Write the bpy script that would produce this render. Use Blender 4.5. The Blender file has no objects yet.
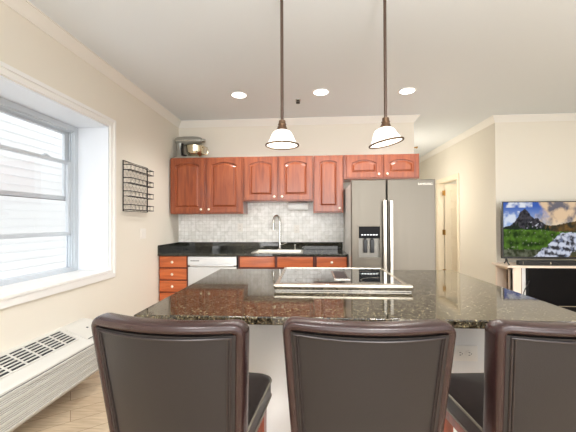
import bpy, bmesh, math, random
from mathutils import Vector, Matrix, noise
random.seed(4)
SC = bpy.context.scene
COL = SC.collection
PI = math.pi

# ------------------------------------------------------------------ camera, world, sun, exposure
cam_d = bpy.data.cameras.new('camera'); cam = bpy.data.objects.new('camera', cam_d); COL.objects.link(cam)
cam.location = (0, 0, 1.3036)
cam_d.sensor_width = 36.0
cam_d.lens = 320.76 / 576 * 36
cam_d.shift_y = 3.02 / 576
cam_d.clip_start = 0.02
cam.matrix_world = Matrix.Translation(cam.location) @ Matrix.Rotation(0.06786, 4, 'Z') @ Matrix.Rotation(PI/2 + 0.0083, 4, 'X') @ Matrix.Rotation(-0.00397, 4, 'Z')
SC.camera = cam

w = bpy.data.worlds.new('world'); SC.world = w; w.use_nodes = True
bg = w.node_tree.nodes['Background']
bg.inputs[0].default_value = (0.97, 0.98, 1.0, 1); bg.inputs[1].default_value = 1.35

def lamp(name, kind, loc, energy, color=(1, 1, 1), rot=(0, 0, 0), **kw):
    d = bpy.data.lights.new(name, kind); d.energy = energy; d.color = color
    for k, v in kw.items(): setattr(d, k, v)
    o = bpy.data.objects.new(name, d); COL.objects.link(o); o.location = loc; o.rotation_euler = rot
    return o
lamp('sun', 'SUN', (0, 0, 8), 0.2, (1, .98, .95), (0, math.radians(26), 0), angle=0.2)

for x_, y_, e_ in ((-.8, .1, 60), (.7, .1, 55), (2.3, 1.6, 12), (3.9, 1.8, 8), (2.6, -.8, 40)):   # added fill spots with no fixtures, brightening the room from out of view
    lamp('down_spot', 'SPOT', (x_, y_, 2.73), e_, (1, .985, .965), spot_size=math.radians(150), spot_blend=.7, shadow_soft_size=.08)
lamp('rear_fill_glow', 'POINT', (1.0, -1.6, 1.95), 20, (1, .985, .965), shadow_soft_size=.25)  # added fill light behind the camera; no floor lamp stands there
lamp('low_fill_sun', 'SUN', (0, -6, 3), 1.5, (1, .985, .96), (math.radians(80), 0, math.radians(4)), angle=math.radians(50))   # second sun added behind the camera as soft fill, evening out the depth
for x_, y_, e_ in ((.5, -.4, 330), (3.3, 1.0, 50)):   # unseen upward spots added to lighten the ceiling
    lamp('ceiling_fill', 'SPOT', (x_, y_, 1.6), e_, (1, .985, .97), (PI, 0, 0), spot_size=math.radians(160), spot_blend=.8, shadow_soft_size=.15)
SC.view_settings.view_transform = 'Standard'
SC.view_settings.look = 'None'
SC.view_settings.gamma = 1.0
SC.view_settings.exposure = 0.6
SC.view_settings.use_curve_mapping = False

# ------------------------------------------------------------------ materials
def lin(r, g, b):
    f = lambda c: (c/255/12.92) if c/255 <= .04045 else ((c/255 + .055)/1.055)**2.4
    return (f(r), f(g), f(b), 1)
def mat(name, col, rough=.5, metal=0, spec=.5, coat=0, emit=None, es=0, coatr=.1):
    m = bpy.data.materials.new(name); m.use_nodes = True
    b = m.node_tree.nodes['Principled BSDF']
    b.inputs['Base Color'].default_value = col
    b.inputs['Roughness'].default_value = rough
    b.inputs['Metallic'].default_value = metal
    b.inputs['Specular IOR Level'].default_value = spec
    b.inputs['Coat Weight'].default_value = coat
    b.inputs['Coat Roughness'].default_value = coatr
    if emit: b.inputs['Emission Color'].default_value = emit; b.inputs['Emission Strength'].default_value = es
    return m
def nt(m): return m.node_tree, m.node_tree.nodes['Principled BSDF']
def N(t, typ, **kw):
    n = t.nodes.new(typ)
    for k, v in kw.items():
        if k in n.inputs: n.inputs[k].default_value = v
        else: setattr(n, k, v)
    return n
def coords(t, scale=(1, 1, 1), rot=(0, 0, 0), loc=(0, 0, 0)):
    c = N(t, 'ShaderNodeTexCoord'); mp = N(t, 'ShaderNodeMapping')
    mp.inputs['Scale'].default_value = scale; mp.inputs['Rotation'].default_value = rot; mp.inputs['Location'].default_value = loc
    t.links.new(c.outputs['Object'], mp.inputs['Vector']); return mp.outputs[0]
def ramp(t, fac, stops):
    r = N(t, 'ShaderNodeValToRGB'); e = r.color_ramp.elements
    while len(e) < len(stops): e.new(.5)
    for x, (p, c) in zip(e, stops): x.position = p; x.color = c
    t.links.new(fac, r.inputs[0]); return r.outputs[0]
def bump(t, b, h, s=.2, d=.01):
    n = N(t, 'ShaderNodeBump'); n.inputs['Strength'].default_value = s; n.inputs['Distance'].default_value = d
    t.links.new(h, n.inputs['Height']); t.links.new(n.outputs[0], b.inputs['Normal'])
def plaster(name, c):
    m = mat(name, lin(*c), .7, spec=.2); t, b = nt(m)
    n = N(t, 'ShaderNodeTexNoise', Scale=90.0, Detail=3.0); t.links.new(coords(t), n.inputs['Vector'])
    bump(t, b, n.outputs[0], .05, .004); return m
M = {}
M['wall'] = plaster('cream wall paint', (230, 224, 211))
M['wall_warm'] = plaster('cream wall paint hall', (230, 224, 211))
M['ceiling'] = plaster('ceiling paint', (228, 233, 236))
M['trim'] = mat('white trim paint', lin(238, 237, 234), .4)
M['crown'] = mat('crown paint', lin(236, 233, 226), .45)
M['lining'] = mat('cool white lining paint', lin(232, 237, 243), .4)
M['vinyl'] = mat('white vinyl', lin(200, 207, 214), .35)
M['plastic'] = mat('white plastic', lin(234, 230, 222), .35)
M['ac'] = mat('ac shell plastic', lin(206, 204, 197), .45)
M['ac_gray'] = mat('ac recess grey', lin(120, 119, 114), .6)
M['ac_dark'] = mat('ac dark grille', lin(34, 36, 40), .6)
M['siding'] = mat('white siding', lin(228, 231, 234), .5)
M['island_paint'] = mat('island base paint', lin(226, 225, 222), .5)
M['black'] = mat('black plastic', lin(22, 22, 24), .3)
M['blackgloss'] = mat('black gloss', lin(9, 8, 10), .35, spec=.12)
M['dark_metal'] = mat('dark wire', lin(45, 40, 38), .4, .7)
M['bronze'] = mat('bronze', lin(112, 88, 68), .35, .8)
M['bronze_dark'] = mat('dark bronze rod', lin(82, 64, 54), .4, .4)
M['chrome'] = mat('chrome', lin(215, 213, 208), .18, 1)
M['nickel'] = mat('nickel', lin(190, 185, 175), .25, 1)
M['brass'] = mat('brass', lin(176, 138, 80), .3, 1)
M['knob'] = mat('satin knob', lin(240, 226, 205), .25, .3)
M['rimsteel'] = mat('cooktop rim steel', lin(205, 196, 180), .25, 1)
M['glassblack'] = mat('ceramic glass', lin(30, 31, 33), .03, spec=.9, coat=1, coatr=.02)
M['grout'] = mat('grey grout', lin(200, 198, 192), .8)
M['door_paint'] = mat('door paint', lin(240, 228, 205), .4)
M['console'] = mat('console laminate', lin(236, 218, 200), .4)
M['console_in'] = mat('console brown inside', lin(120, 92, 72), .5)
M['paper'] = mat('paper towel', lin(240, 240, 238), .9)
M['mixer'] = mat('mixer silver', lin(168, 167, 160), .28, .5)
M['bowl'] = mat('mixer bowl steel', lin(224, 214, 188), .15, 1)
M['gold'] = M['brass']

# stainless with a brushed grain
def steel(name, c, r, metal=1.0):
    m = mat(name, lin(*c), r, metal); t, b = nt(m)
    n = N(t, 'ShaderNodeTexNoise', Scale=60.0, Detail=2.0); t.links.new(coords(t, (1, 1, .02)), n.inputs['Vector'])
    mr = N(t, 'ShaderNodeMapRange'); mr.inputs['To Min'].default_value = r - .05; mr.inputs['To Max'].default_value = r + .07
    t.links.new(n.outputs[0], mr.inputs['Value']); t.links.new(mr.outputs[0], b.inputs['Roughness']); return m
M['steel'] = steel('fridge stainless', (122, 116, 106), .42, .8)
M['steel_light'] = steel('bright stainless', (222, 224, 226), .3, .6)
M['sink'] = steel('sink stainless', (196, 192, 182), .3, .95)
M['recess'] = mat('dispenser recess grey', lin(150, 146, 138), .4, .3)
M['fridge_side'] = mat('fridge side grey', lin(196, 194, 188), .45)

def wood(name, c1, c2, c3, coat=.5, scale=1.0, grain=(9, 9, .8), rough=.35):
    m = mat(name, lin(*c2), rough, coat=coat, coatr=.15); t, b = nt(m)
    v = coords(t, grain)
    n = N(t, 'ShaderNodeTexNoise', Scale=3.0*scale, Detail=6.0, Distortion=.8); t.links.new(v, n.inputs['Vector'])
    c = ramp(t, n.outputs[0], [(.3, lin(*c1)), (.52, lin(*c2)), (.75, lin(*c3))])
    t.links.new(c, b.inputs['Base Color']); return m
M['cherry'] = wood('cherry cabinet wood', (116, 50, 23), (140, 67, 32), (158, 84, 44))
M['cherry_h'] = wood('lit cherry wood', (170, 80, 34), (192, 96, 44), (206, 112, 56), grain=(.8, 9, 9))  # cherry with sideways grain; brighter light on the drawers put into the colour
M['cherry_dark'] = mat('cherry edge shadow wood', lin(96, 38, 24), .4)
M['legwood'] = wood('reddish stool leg wood', (96, 36, 20), (128, 54, 30), (150, 70, 42))

def leather(name, c, rough):
    m = mat(name, lin(*c), rough, spec=.5); t, b = nt(m)
    v = N(t, 'ShaderNodeTexVoronoi', Scale=260.0); t.links.new(coords(t), v.inputs['Vector'])
    n = N(t, 'ShaderNodeTexNoise', Scale=7.0, Detail=4.0); t.links.new(coords(t), n.inputs['Vector'])
    mx = N(t, 'ShaderNodeMixRGB'); mx.blend_type = 'MULTIPLY'; mx.inputs[0].default_value = .5
    mx.inputs[1].default_value = lin(*c); t.links.new(ramp(t, n.outputs[0], [(.3, (.7, .7, .7, 1)), (.7, (1, 1, 1, 1))]), mx.inputs[2])
    t.links.new(mx.outputs[0], b.inputs['Base Color'])
    bump(t, b, v.outputs['Distance'], .12, .002); return m
M['leather'] = leather('dark brown leather', (48, 31, 30), .23)
M['leather_panel'] = leather('dark brown leather panel', (29, 25, 26), .40)
M['leather_seat'] = leather('dark seat leather', (42, 35, 33), .34)
M['welt'] = mat('leather welt', lin(40, 31, 30), .4)
M['welt_light'] = mat('pale highlight welt', lin(120, 112, 100), .4)  # pale seat piping; the seat edge highlight is put into its colour

def granite(name, pale=1.0, dark=False):
    m = mat(name, lin(60, 50, 40), .06, spec=.6); t, b = nt(m)
    v = coords(t)
    v1 = N(t, 'ShaderNodeTexVoronoi', Scale=210.0); t.links.new(v, v1.inputs['Vector'])
    n1 = N(t, 'ShaderNodeTexVoronoi', Scale=85.0); t.links.new(v, n1.inputs['Vector'])
    sp = N(t, 'ShaderNodeSeparateColor'); t.links.new(n1.outputs['Color'], sp.inputs[0])
    if dark: st = [(0, lin(10, 12, 12)), (.45, lin(24, 27, 25)), (.7, lin(52, 54, 46)), (.95, lin(92, 92, 80))]
    else: st = [(0, lin(16, 14, 12)), (.3, lin(46, 40, 31)), (.55, lin(90, 77, 59)), (.75, lin(54, 54, 45)), (.95, lin(150, 142, 118))]
    c1 = ramp(t, v1.outputs['Color'], st)
    c2 = ramp(t, sp.outputs[1], [(.1, (.3, .28, .25, 1)), (.4, (.8, .78, .75, 1)), (.8, (1.3, 1.25, 1.15, 1)), (.97, (1.6, 1.55, 1.4, 1))])
    mx = N(t, 'ShaderNodeMixRGB'); mx.blend_type = 'MULTIPLY'; mx.inputs[0].default_value = 1
    t.links.new(c1, mx.inputs[1]); t.links.new(c2, mx.inputs[2]); t.links.new(mx.outputs[0], b.inputs['Base Color'])
    b.inputs['Roughness'].default_value = .045
    return m
M['granite'] = granite('brown speckled granite')
M['granite_dark'] = granite('black green granite', dark=True)

def mosaic():
    m = mat('marble mosaic tile', lin(205, 203, 196), .25); t, b = nt(m)
    v = coords(t, rot=(PI/2, 0, 0))          # map X,Z of the wall onto brick X,Y
    br = N(t, 'ShaderNodeTexBrick'); br.offset = 0; br.squash = 1
    br.inputs['Scale'].default_value = 1.0; br.inputs['Brick Width'].default_value = .053; br.inputs['Row Height'].default_value = .053
    br.inputs['Mortar Size'].default_value = .0022; br.inputs['Mortar Smooth'].default_value = .2; br.inputs['Bias'].default_value = 0
    br.inputs['Color1'].default_value = lin(255, 254, 251); br.inputs['Color2'].default_value = lin(240, 239, 234); br.inputs['Mortar'].default_value = lin(222, 220, 214)
    t.links.new(v, br.inputs['Vector'])
    n = N(t, 'ShaderNodeTexNoise', Scale=9.0, Detail=5.0, Distortion=1.5); t.links.new(coords(t), n.inputs['Vector'])
    mx = N(t, 'ShaderNodeMixRGB'); mx.blend_type = 'MULTIPLY'; mx.inputs[0].default_value = .5
    t.links.new(br.outputs['Color'], mx.inputs[1]); t.links.new(ramp(t, n.outputs[0], [(.3, lin(205, 205, 200)), (.6, (1, 1, 1, 1))]), mx.inputs[2])
    t.links.new(mx.outputs[0], b.inputs['Base Color']); return m
M['mosaic'] = mosaic()

def plank_floor():
    m = mat('light oak plank floor', lin(196, 164, 128), .3, spec=.4); t, b = nt(m)
    v = coords(t, rot=(0, 0, math.radians(-38)))
    br = N(t, 'ShaderNodeTexBrick'); br.offset = .37
    br.inputs['Scale'].default_value = 1.0; br.inputs['Brick Width'].default_value = .9; br.inputs['Row Height'].default_value = .15
    br.inputs['Mortar Size'].default_value = .002; br.inputs['Bias'].default_value = 0
    br.inputs['Color1'].default_value = lin(212, 194, 168); br.inputs['Color2'].default_value = lin(190, 168, 140); br.inputs['Mortar'].default_value = lin(140, 112, 84)
    t.links.new(v, br.inputs['Vector'])
    n = N(t, 'ShaderNodeTexNoise', Scale=3.0, Detail=6.0, Distortion=.6); t.links.new(coords(t, (2, 22, 1), (0, 0, math.radians(-38))), n.inputs['Vector'])
    mx = N(t, 'ShaderNodeMixRGB'); mx.blend_type = 'MULTIPLY'; mx.inputs[0].default_value = .7
    t.links.new(br.outputs['Color'], mx.inputs[1]); t.links.new(ramp(t, n.outputs[0], [(.3, lin(200, 190, 175)), (.65, (1, 1, 1, 1))]), mx.inputs[2])
    t.links.new(mx.outputs[0], b.inputs['Base Color']); return m
M['floor'] = plank_floor()

def pane():
    m = bpy.data.materials.new('window glass'); m.use_nodes = True; t = m.node_tree
    t.nodes.remove(t.nodes['Principled BSDF'])
    tr = N(t, 'ShaderNodeBsdfTransparent'); gl = N(t, 'ShaderNodeBsdfGlossy'); gl.inputs['Roughness'].default_value = .02
    lw = N(t, 'ShaderNodeLayerWeight'); pw = N(t, 'ShaderNodeMath', operation='POWER'); pw.inputs[1].default_value = 4
    t.links.new(lw.outputs['Facing'], pw.inputs[0]); fr = N(t, 'ShaderNodeMath', operation='MULTIPLY_ADD'); fr.inputs[1].default_value = .5; fr.inputs[2].default_value = .03
    t.links.new(pw.outputs[0], fr.inputs[0])
    mx = N(t, 'ShaderNodeMixShader'); t.links.new(fr.outputs[0], mx.inputs[0]); t.links.new(tr.outputs[0], mx.inputs[1]); t.links.new(gl.outputs[0], mx.inputs[2])
    t.links.new(mx.outputs[0], t.nodes['Material Output'].inputs[0]); return m
M['pane'] = pane()
M['shade'] = mat('white glass shade', lin(250, 246, 238), .25, emit=(1, .95, .87, 1), es=1.15)
M['bulb'] = mat('lit bulb', (1, 1, 1, 1), .4, emit=(1, .9, .75, 1), es=14)
M['downlight'] = mat('lit downlight lens', (1, 1, 1, 1), .4, emit=(1, .96, .9, 1), es=5)

# ------------------------------------------------------------------ mesh helpers
def BM(): return bmesh.new()
def box(bm, x0, x1, y0, y1, z0, z1, bev=0, seg=2):
    vs = [bm.verts.new(p) for p in [(x0,y0,z0),(x1,y0,z0),(x1,y1,z0),(x0,y1,z0),(x0,y0,z1),(x1,y0,z1),(x1,y1,z1),(x0,y1,z1)]]
    fs = [bm.faces.new([vs[i] for i in q]) for q in [(3,2,1,0),(4,5,6,7),(0,1,5,4),(1,2,6,5),(2,3,7,6),(3,0,4,7)]]
    if bev:
        es = list({e for f in fs for e in f.edges})
        bmesh.ops.bevel(bm, geom=es, offset=bev, segments=seg, profile=.5, affect='EDGES')
    return vs
def tube(bm, pts, r, seg=8, closed=False, caps=True, r2=None):
    pts = [Vector(p) for p in pts]; n = len(pts); rings = []
    up0 = None
    for i, p in enumerate(pts):
        if closed: d = pts[(i+1) % n] - pts[i-1]
        else: d = pts[min(i+1, n-1)] - pts[max(i-1, 0)]
        d.normalize()
        if up0 is None:
            up = Vector((0, 0, 1)) if abs(d.z) < .9 else Vector((0, 1, 0))
        else: up = up0
        a = d.cross(up)
        if a.length < 1e-5: a = d.cross(Vector((1, 0, 0)))
        a.normalize(); b = a.cross(d).normalized(); up0 = b
        rr = r if r2 is None else r + (r2 - r)*i/(n-1)
        rings.append([bm.verts.new(p + a*rr*math.cos(2*PI*k/seg) + b*rr*math.sin(2*PI*k/seg)) for k in range(seg)])
    m = n if closed else n-1
    for i in range(m):
        A, B = rings[i], rings[(i+1) % n]
        for k in range(seg): bm.faces.new([A[k], A[(k+1) % seg], B[(k+1) % seg], B[k]])
    if caps and not closed: bm.faces.new(rings[0][::-1]); bm.faces.new(rings[-1])
def lathe(bm, prof, c, seg=32, axis='Z', cap0=True, cap1=True, mtx=None):
    c = Vector(c); rings = []
    for r, h in prof:
        ring = []
        for k in range(seg):
            a = 2*PI*k/seg; x, y = r*math.cos(a), r*math.sin(a)
            p = {'Z': Vector((x, y, h)), 'Y': Vector((x, h, y)), 'X': Vector((h, x, y))}[axis]
            if mtx: p = mtx @ p
            ring.append(bm.verts.new(c + p))
        rings.append(ring)
    for A, B in zip(rings, rings[1:]):
        for k in range(seg): bm.faces.new([A[k], A[(k+1) % seg], B[(k+1) % seg], B[k]])
    if cap0: bm.faces.new(rings[0][::-1])
    if cap1: bm.faces.new(rings[-1])
def loft(bm, loops, cap0=True, cap1=True):
    R = [[bm.verts.new(p) for p in L] for L in loops]; n = len(R[0])
    for A, B in zip(R, R[1:]):
        for k in range(n): bm.faces.new([A[k], A[(k+1) % n], B[(k+1) % n], B[k]])
    if cap0: bm.faces.new(R[0][::-1])
    if cap1: bm.faces.new(R[-1])
def root_loc(o):
    v = Vector((0, 0, 0))
    while o is not None: v = v + o.location; o = o.parent
    return v
def obj(name, bm, m, parent=None, smooth=35, loc=None):
    off = root_loc(parent) if parent else Vector(loc or (0, 0, 0))
    bmesh.ops.recalc_face_normals(bm, faces=bm.faces)
    bmesh.ops.translate(bm, verts=bm.verts, vec=-off)
    me = bpy.data.meshes.new(name); bm.to_mesh(me); bm.free()
    me.materials.append(m)
    if smooth:
        for p in me.polygons: p.use_smooth = True
        me.set_sharp_from_angle(angle=math.radians(smooth))
    o = bpy.data.objects.new(name, me); COL.objects.link(o)
    if smooth:
        wn = o.modifiers.new('weighted_normal', 'WEIGHTED_NORMAL'); wn.keep_sharp = True; wn.weight = 60
    if parent: o.parent = parent
    else: o.location = off
    return o
def thing(name, label, cat, loc, group=None):
    o = bpy.data.objects.new(name, None); o.empty_display_size = .05; COL.objects.link(o); o.location = loc
    o['label'] = label; o['category'] = cat
    if group: o['group'] = group
    return o
def tag(o, label, cat, group=None):
    o['label'] = label; o['category'] = cat
    if group: o['group'] = group
    return o
def struct(name, bm, m, smooth=0):
    o = obj(name, bm, m, smooth=smooth); o['kind'] = 'structure'; return o
def kids(o): return [c for c in bpy.data.objects if c.parent == o]
def dup(root, loc, label, rz=0):
    r = root.copy(); COL.objects.link(r); r.location = loc; r.rotation_euler = (0, 0, rz); r['label'] = label
    for ch in kids(root):
        c = ch.copy(); COL.objects.link(c); c.parent = r
        for g in kids(ch):
            d = g.copy(); COL.objects.link(d); d.parent = c
    return r
def text_mesh(s, size, depth=.0006):
    cu = bpy.data.curves.new('lettering', 'FONT'); cu.body = s; cu.size = size; cu.extrude = depth; cu.align_x = 'CENTER'; cu.align_y = 'CENTER'
    o = bpy.data.objects.new('lettering', cu); COL.objects.link(o)
    bpy.context.view_layer.update()
    me = bpy.data.meshes.new_from_object(o.evaluated_get(bpy.context.evaluated_depsgraph_get()))
    bpy.data.objects.remove(o); return me

# ------------------------------------------------------------------ the room shell
XL, YW, HC = -1.891, 4.523, 2.751          # left wall, kitchen wall, ceiling
XE = 1.439                                  # free end of the kitchen wall
XT, YT = 2.57, 4.624                       # hall wall / television wall corner
WX = -2.19                                  # window plane
WY0, WY1, WZ0, WZ1 = 1.05, 2.905, .843, 2.212
YB = -3.2                                   # the room runs on behind the photographer

b = BM(); box(b, XL-.3, 5.0, YB, 8.0, -.1, 0); struct('floor', b, M['floor'])
b = BM(); box(b, XL-.45, 5.15, YB, 8.0, HC, HC+.12); struct('ceiling', b, M['ceiling'])
b = BM()
box(b, XL-.36, XL, YB, WY0, 0, HC); box(b, XL-.36, XL, WY1, 8.0, 0, HC)
box(b, XL-.36, XL, WY0, WY1, 0, WZ0); box(b, XL-.36, XL, WY0, WY1, WZ1, HC)
struct('wall_left', b, M['wall'])
b = BM(); box(b, XL, XE, YW, YW+.14, 0, HC); box(b, XE-.14, XE, YW+.14, 8.0, 0, HC); struct('wall_back', b, M['wall'])
b = BM(); box(b, XT+.1, 5.0, YT, YT+.12, 0, HC); struct('wall_television', b, M['wall'])
DY0, DY1, DZ = 5.77, 6.62, 2.06
b = BM(); box(b, XT, XT+.1, YT, DY0, 0, HC); box(b, XT, XT+.1, DY1, 8.0, 0, HC); box(b, XT, XT+.1, DY0, DY1, DZ, HC); struct('wall_hall', b, M['wall_warm'])
b = BM(); box(b, XE, 5.0, 7.8, 7.9, 0, HC); struct('wall_far', b, M['wall_warm'])

b = BM(); box(b, 5.0, 5.12, -.6, YT+.12, 0, HC); struct('wall_right', b, M['wall'])
CR = [(0, -.083), (.008, -.083), (.012, -.074), (.018, -.070), (.028, -.050), (.044, -.030), (.054, -.022), (.058, -.012), (.066, -.011), (.066, 0), (0, 0)]
b = BM(); loft(b, [[(XL+d, YB, HC+z) for d, z in CR], [(XL+d, YW-d, HC+z) for d, z in CR]]); struct('trim_1', b, M['crown'], 30)
b = BM(); loft(b, [[(XL+d, YW-d, HC+z) for d, z in CR], [(XE+d, YW-d, HC+z) for d, z in CR], [(XE+d, 7.8, HC+z) for d, z in CR]]); struct('trim_2', b, M['crown'], 30)
b = BM(); loft(b, [[(5.0, YT-d, HC+z) for d, z in CR], [(XT-d, YT-d, HC+z) for d, z in CR], [(XT-d, 7.8, HC+z) for d, z in CR]]); struct('trim_3', b, M['crown'], 30)
b = BM(); box(b, XL, XL+.014, YB, 3.85, 0, .1, .003); struct('baseboard_left', b, M['trim'])
b = BM(); box(b, XT-.014, XT, YT, 5.69, 0, .1, .003); box(b, XT-.014, XT, 6.70, 7.8, 0, .1, .003); struct('baseboard_hall', b, M['trim'])
b = BM(); box(b, XT, 5.0, YT-.014, YT, 0, .1, .003); struct('baseboard_television', b, M['trim'])

# mosaic backsplash on the kitchen wall
b = BM(); box(b, XL, .47, YW-.008, YW, .914, 1.60); struct('trim_4', b, M['mosaic'])

# ------------------------------------------------------------------ window
win = thing('window_1', '', '', (WX, 2.0, WZ0)); del win['label']; del win['category']; win['kind'] = 'structure'
b = BM()   # white lining of the deep reveal
t_ = .012
box(b, WX, XL, WY1-t_, WY1, WZ0, WZ1); box(b, WX, XL, WY0, WY0+t_, WZ0, WZ1); box(b, WX, XL, WY0+t_, WY1-t_, WZ1-t_, WZ1)
obj('reveal_lining', b, M['lining'], win, 0)
b = BM(); box(b, WX, XL+.028, WY0, WY1, WZ0-.012, WZ0+.012, .006); obj('sill_board', b, M['trim'], win)
b = BM()   # stepped casing on the room side
def casing(bm, y0, y1, z0, z1, wd, x0, x1):
    box(bm, x0, x1, y0-wd, y0, z0-wd, z1+wd, .003); box(bm, x0, x1, y1, y1+wd, z0-wd, z1+wd, .003)
    box(bm, x0, x1, y0, y1, z1, z1+wd, .003)
casing(b, WY0-.002, WY1+.002, WZ0, WZ1+.002, .045, XL, XL+.016); casing(b, WY0-.047, WY1+.045, WZ0, WZ1+.045, .03, XL, XL+.026)
box(b, XL, XL+.02, WY0-.07, WY1+.075, WZ0-.065, WZ0-.012, .004)
obj('casing', b, M['trim'], win)
fx0, fx1 = WX-.085, WX+.004
b = BM()
fj = .045
box(b, fx0, fx1, WY1-t_-fj, WY1-t_, WZ0+.01, WZ1-t_, .004); box(b, fx0, fx1, WY0+t_, WY0+t_+fj, WZ0+.01, WZ1-t_, .004)
box(b, fx0, fx1, WY0+t_+fj, WY1-t_-fj, WZ1-t_-.05, WZ1-t_, .004); box(b, fx0, fx1, WY0+t_+fj, WY1-t_-fj, WZ0+.01, WZ0+.045, .004)
for k in range(3):   # jamb tracks
    x = fx0+.014+.026*k; box(b, x, x+.008, WY1-t_-fj-.012, WY1-t_-fj, WZ0+.045, WZ1-t_-.05)
for k in range(2): box(b, fx1-.022-k*.03, fx1-.012-k*.03, WY0+.05, WY1-.05, WZ1-t_-.064, WZ1-t_-.05)
obj('window_frame', b, M['vinyl'], win)
def sash(name, x0, x1, z0, z1, rail_t, rail_b):
    y0, y1 = WY0+t_+fj, WY1-t_-fj-.001; s = .05
    bb = BM()
    box(bb, x0, x1, y1-s, y1, z0, z1, .004); box(bb, x0, x1, y0, y0+s, z0, z1, .004)
    box(bb, x0, x1, y0+s, y1-s, z1-rail_t, z1, .004); box(bb, x0, x1, y0+s, y1-s, z0, z0+rail_b, .004)
    o = obj(name, bb, M['vinyl'], win)
    bb = BM(); xm = (x0+x1)/2; box(bb, xm-.002, xm+.002, y0+s-.004, y1-s+.004, z0+rail_b-.004, z1-rail_t+.004); obj('pane', bb, M['pane'], o, 0)
    return o
sash('upper_sash', fx0+.004, fx0+.03, 1.512, WZ1-t_-.055, .03, .034)
lo = sash('lower_sash', fx0+.036, fx0+.066, 1.185, 1.868, .03, .036)
b = BM()
for y in (2.12, 2.56):
    box(b, fx0+.038, fx0+.07, y-.03, y+.03, 1.866, 1.878, .004); box(b, fx0+.045, fx0+.06, y-.012, y+.02, 1.878, 1.89, .003)
obj('sash_lock', b, M['vinyl'], lo)
b = BM(); box(b, fx0+.03, fx0+.036, WY0+.06, WY1-.06, 1.503, 1.509); obj('weather_strip', b, M['black'], win)

# white sided house next door
b = BM(); pr = []
zz = -1.0
while zz < 6.4:
    pr += [(-4.02, zz), (-4.055, zz+.003), (-4.045, zz+.118)]; zz += .118
pr2 = [(x, z) for x, z in pr] + [(-4.3, 6.5), (-4.3, -1.0)]
loft(b, [[(x, -4.0, z) for x, z in pr2], [(x, 12.0, z) for x, z in pr2]])
tag(obj('neighbor_house', b, M['siding'], smooth=0), 'wall of white horizontal lap siding outside the kitchen window', 'house')

# ------------------------------------------------------------------ open six-panel door in the hall
dr = thing('door_1', '', '', (XT, DY1, 0)); del dr['label']; del dr['category']; dr['kind'] = 'structure'
b = BM()
for x0, x1 in ((XT-.016, XT), (XT+.1, XT+.116)):
    box(b, x0, x1, DY0-.07, DY0, 0, DZ+.07, .004); box(b, x0, x1, DY1, DY1+.07, 0, DZ+.07, .004); box(b, x0, x1, DY0, DY1, DZ, DZ+.07, .004)
obj('door_casing', b, M['door_paint'], dr)
b = BM(); box(b, XT-.002, XT+.102, DY0, DY0+.018, 0, DZ); box(b, XT-.002, XT+.102, DY1-.018, DY1, 0, DZ); box(b, XT-.002, XT+.102, DY0+.018, DY1-.018, DZ-.018, DZ)
obj('door_jamb', b, M['door_paint'], dr, 0)
lx0, lx1, ly = XT+.11, XT+.11+.74, DY1-.06
b = BM(); box(b, lx0, lx1, ly, ly+.03, .01, 2.035, .002)
def raised(bm, x0, x1, z0, z1, y, s=-1):
    loft(bm, [[(x, y+s*d, z) for x, z in ((x0+i, z0+i), (x1-i, z0+i), (x1-i, z1-i), (x0+i, z1-i))] for i, d in ((0, 0), (.006, .006), (.018, .002), (.045, .007))], False, True)
for xa, xb in ((lx0+.11, lx0+.33), (lx0+.41, lx0+.63)):
    for za, zb in ((.22, .80), (.98, 1.56), (1.68, 1.92)): raised(b, xa, xb, za, zb, ly)
leaf = obj('door_leaf', b, M['door_paint'], dr)
for z in (.30, 1.08, 1.86):
    b = BM(); box(b, lx0-.055, lx0-.004, ly-.006, ly, z-.05, z+.05); tube(b, [(lx0-.004, ly-.008, z-.055), (lx0-.004, ly-.008, z+.055)], .008)
    obj('hinge', b, M['brass'], dr)
b = BM(); lathe(b, [(.012, 0), (.012, -.03), (.028, -.045), (.028, -.06), (.01, -.068)], (lx1-.07, ly, .95), 16, 'Y'); obj('door_knob', b, M['brass'], dr)
b = BM(); box(b, XT+.1, 3.6, 6.85, 6.95, 0, HC); box(b, 3.6, 3.7, YT+.12, 6.85, 0, HC); struct('wall_bath', b, M['wall_warm'])

# ------------------------------------------------------------------ wall air conditioner
AX, AY0, AY1, AZ0 = -1.62, 1.47, 2.56, .15
ac = thing('wall_air_conditioner', 'off white wall air conditioner with dark top grille under the window', 'air conditioner', (-1.75, 2.0, AZ0))
prof = [(XL, AZ0), (AX-.03, AZ0), (AX, AZ0+.03), (AX, .405), (AX-.012, .418), (XL+.05, .505), (XL, .507)]
b = BM(); loft(b, [[(x, AY0, z) for x, z in prof], [(x, AY1, z) for x, z in prof]]); obj('shell', b, M['ac'], ac)
def top(u, y, dz=0):            # point on the sloping top, u = 0 at the wall side and 1 at the front
    x0, z0, x1, z1 = XL+.05, .505, AX-.012, .418
    return (x0+(x1-x0)*u + dz*.37, y, z0+(z1-z0)*u + dz*.93)
def slab(bm, u0, u1, y0, y1, d0, d1):
    loft(bm, [[top(u0, y0, d0), top(u1, y0, d0), top(u1, y1, d0), top(u0, y1, d0)], [top(u0, y0, d1), top(u1, y0, d1), top(u1, y1, d1), top(u0, y1, d1)]])
gy0, gy1 = AY0+.05, 2.245
b = BM(); slab(b, .02, .66, gy0, gy1, -.002, .0015); gr = obj('top_grille', b, M['ac_dark'], ac, 0)
b = BM()
ns = 7; sw = (gy1-gy0)/ns
for k in range(ns+1): slab(b, .0, .68, gy0+k*sw-.005, gy0+k*sw+.005, 0, .007)
for u in (.11, .22, .33, .44, .55): slab(b, u-.018, u+.018, gy0, gy1, 0, .006)
slab(b, -.02, .02, gy0-.005, gy1+.005, 0, .006); slab(b, .65, .69, gy0-.005, gy1+.005, 0, .006)
obj('grille_bars', b, M['ac'], gr, 0)
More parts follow.
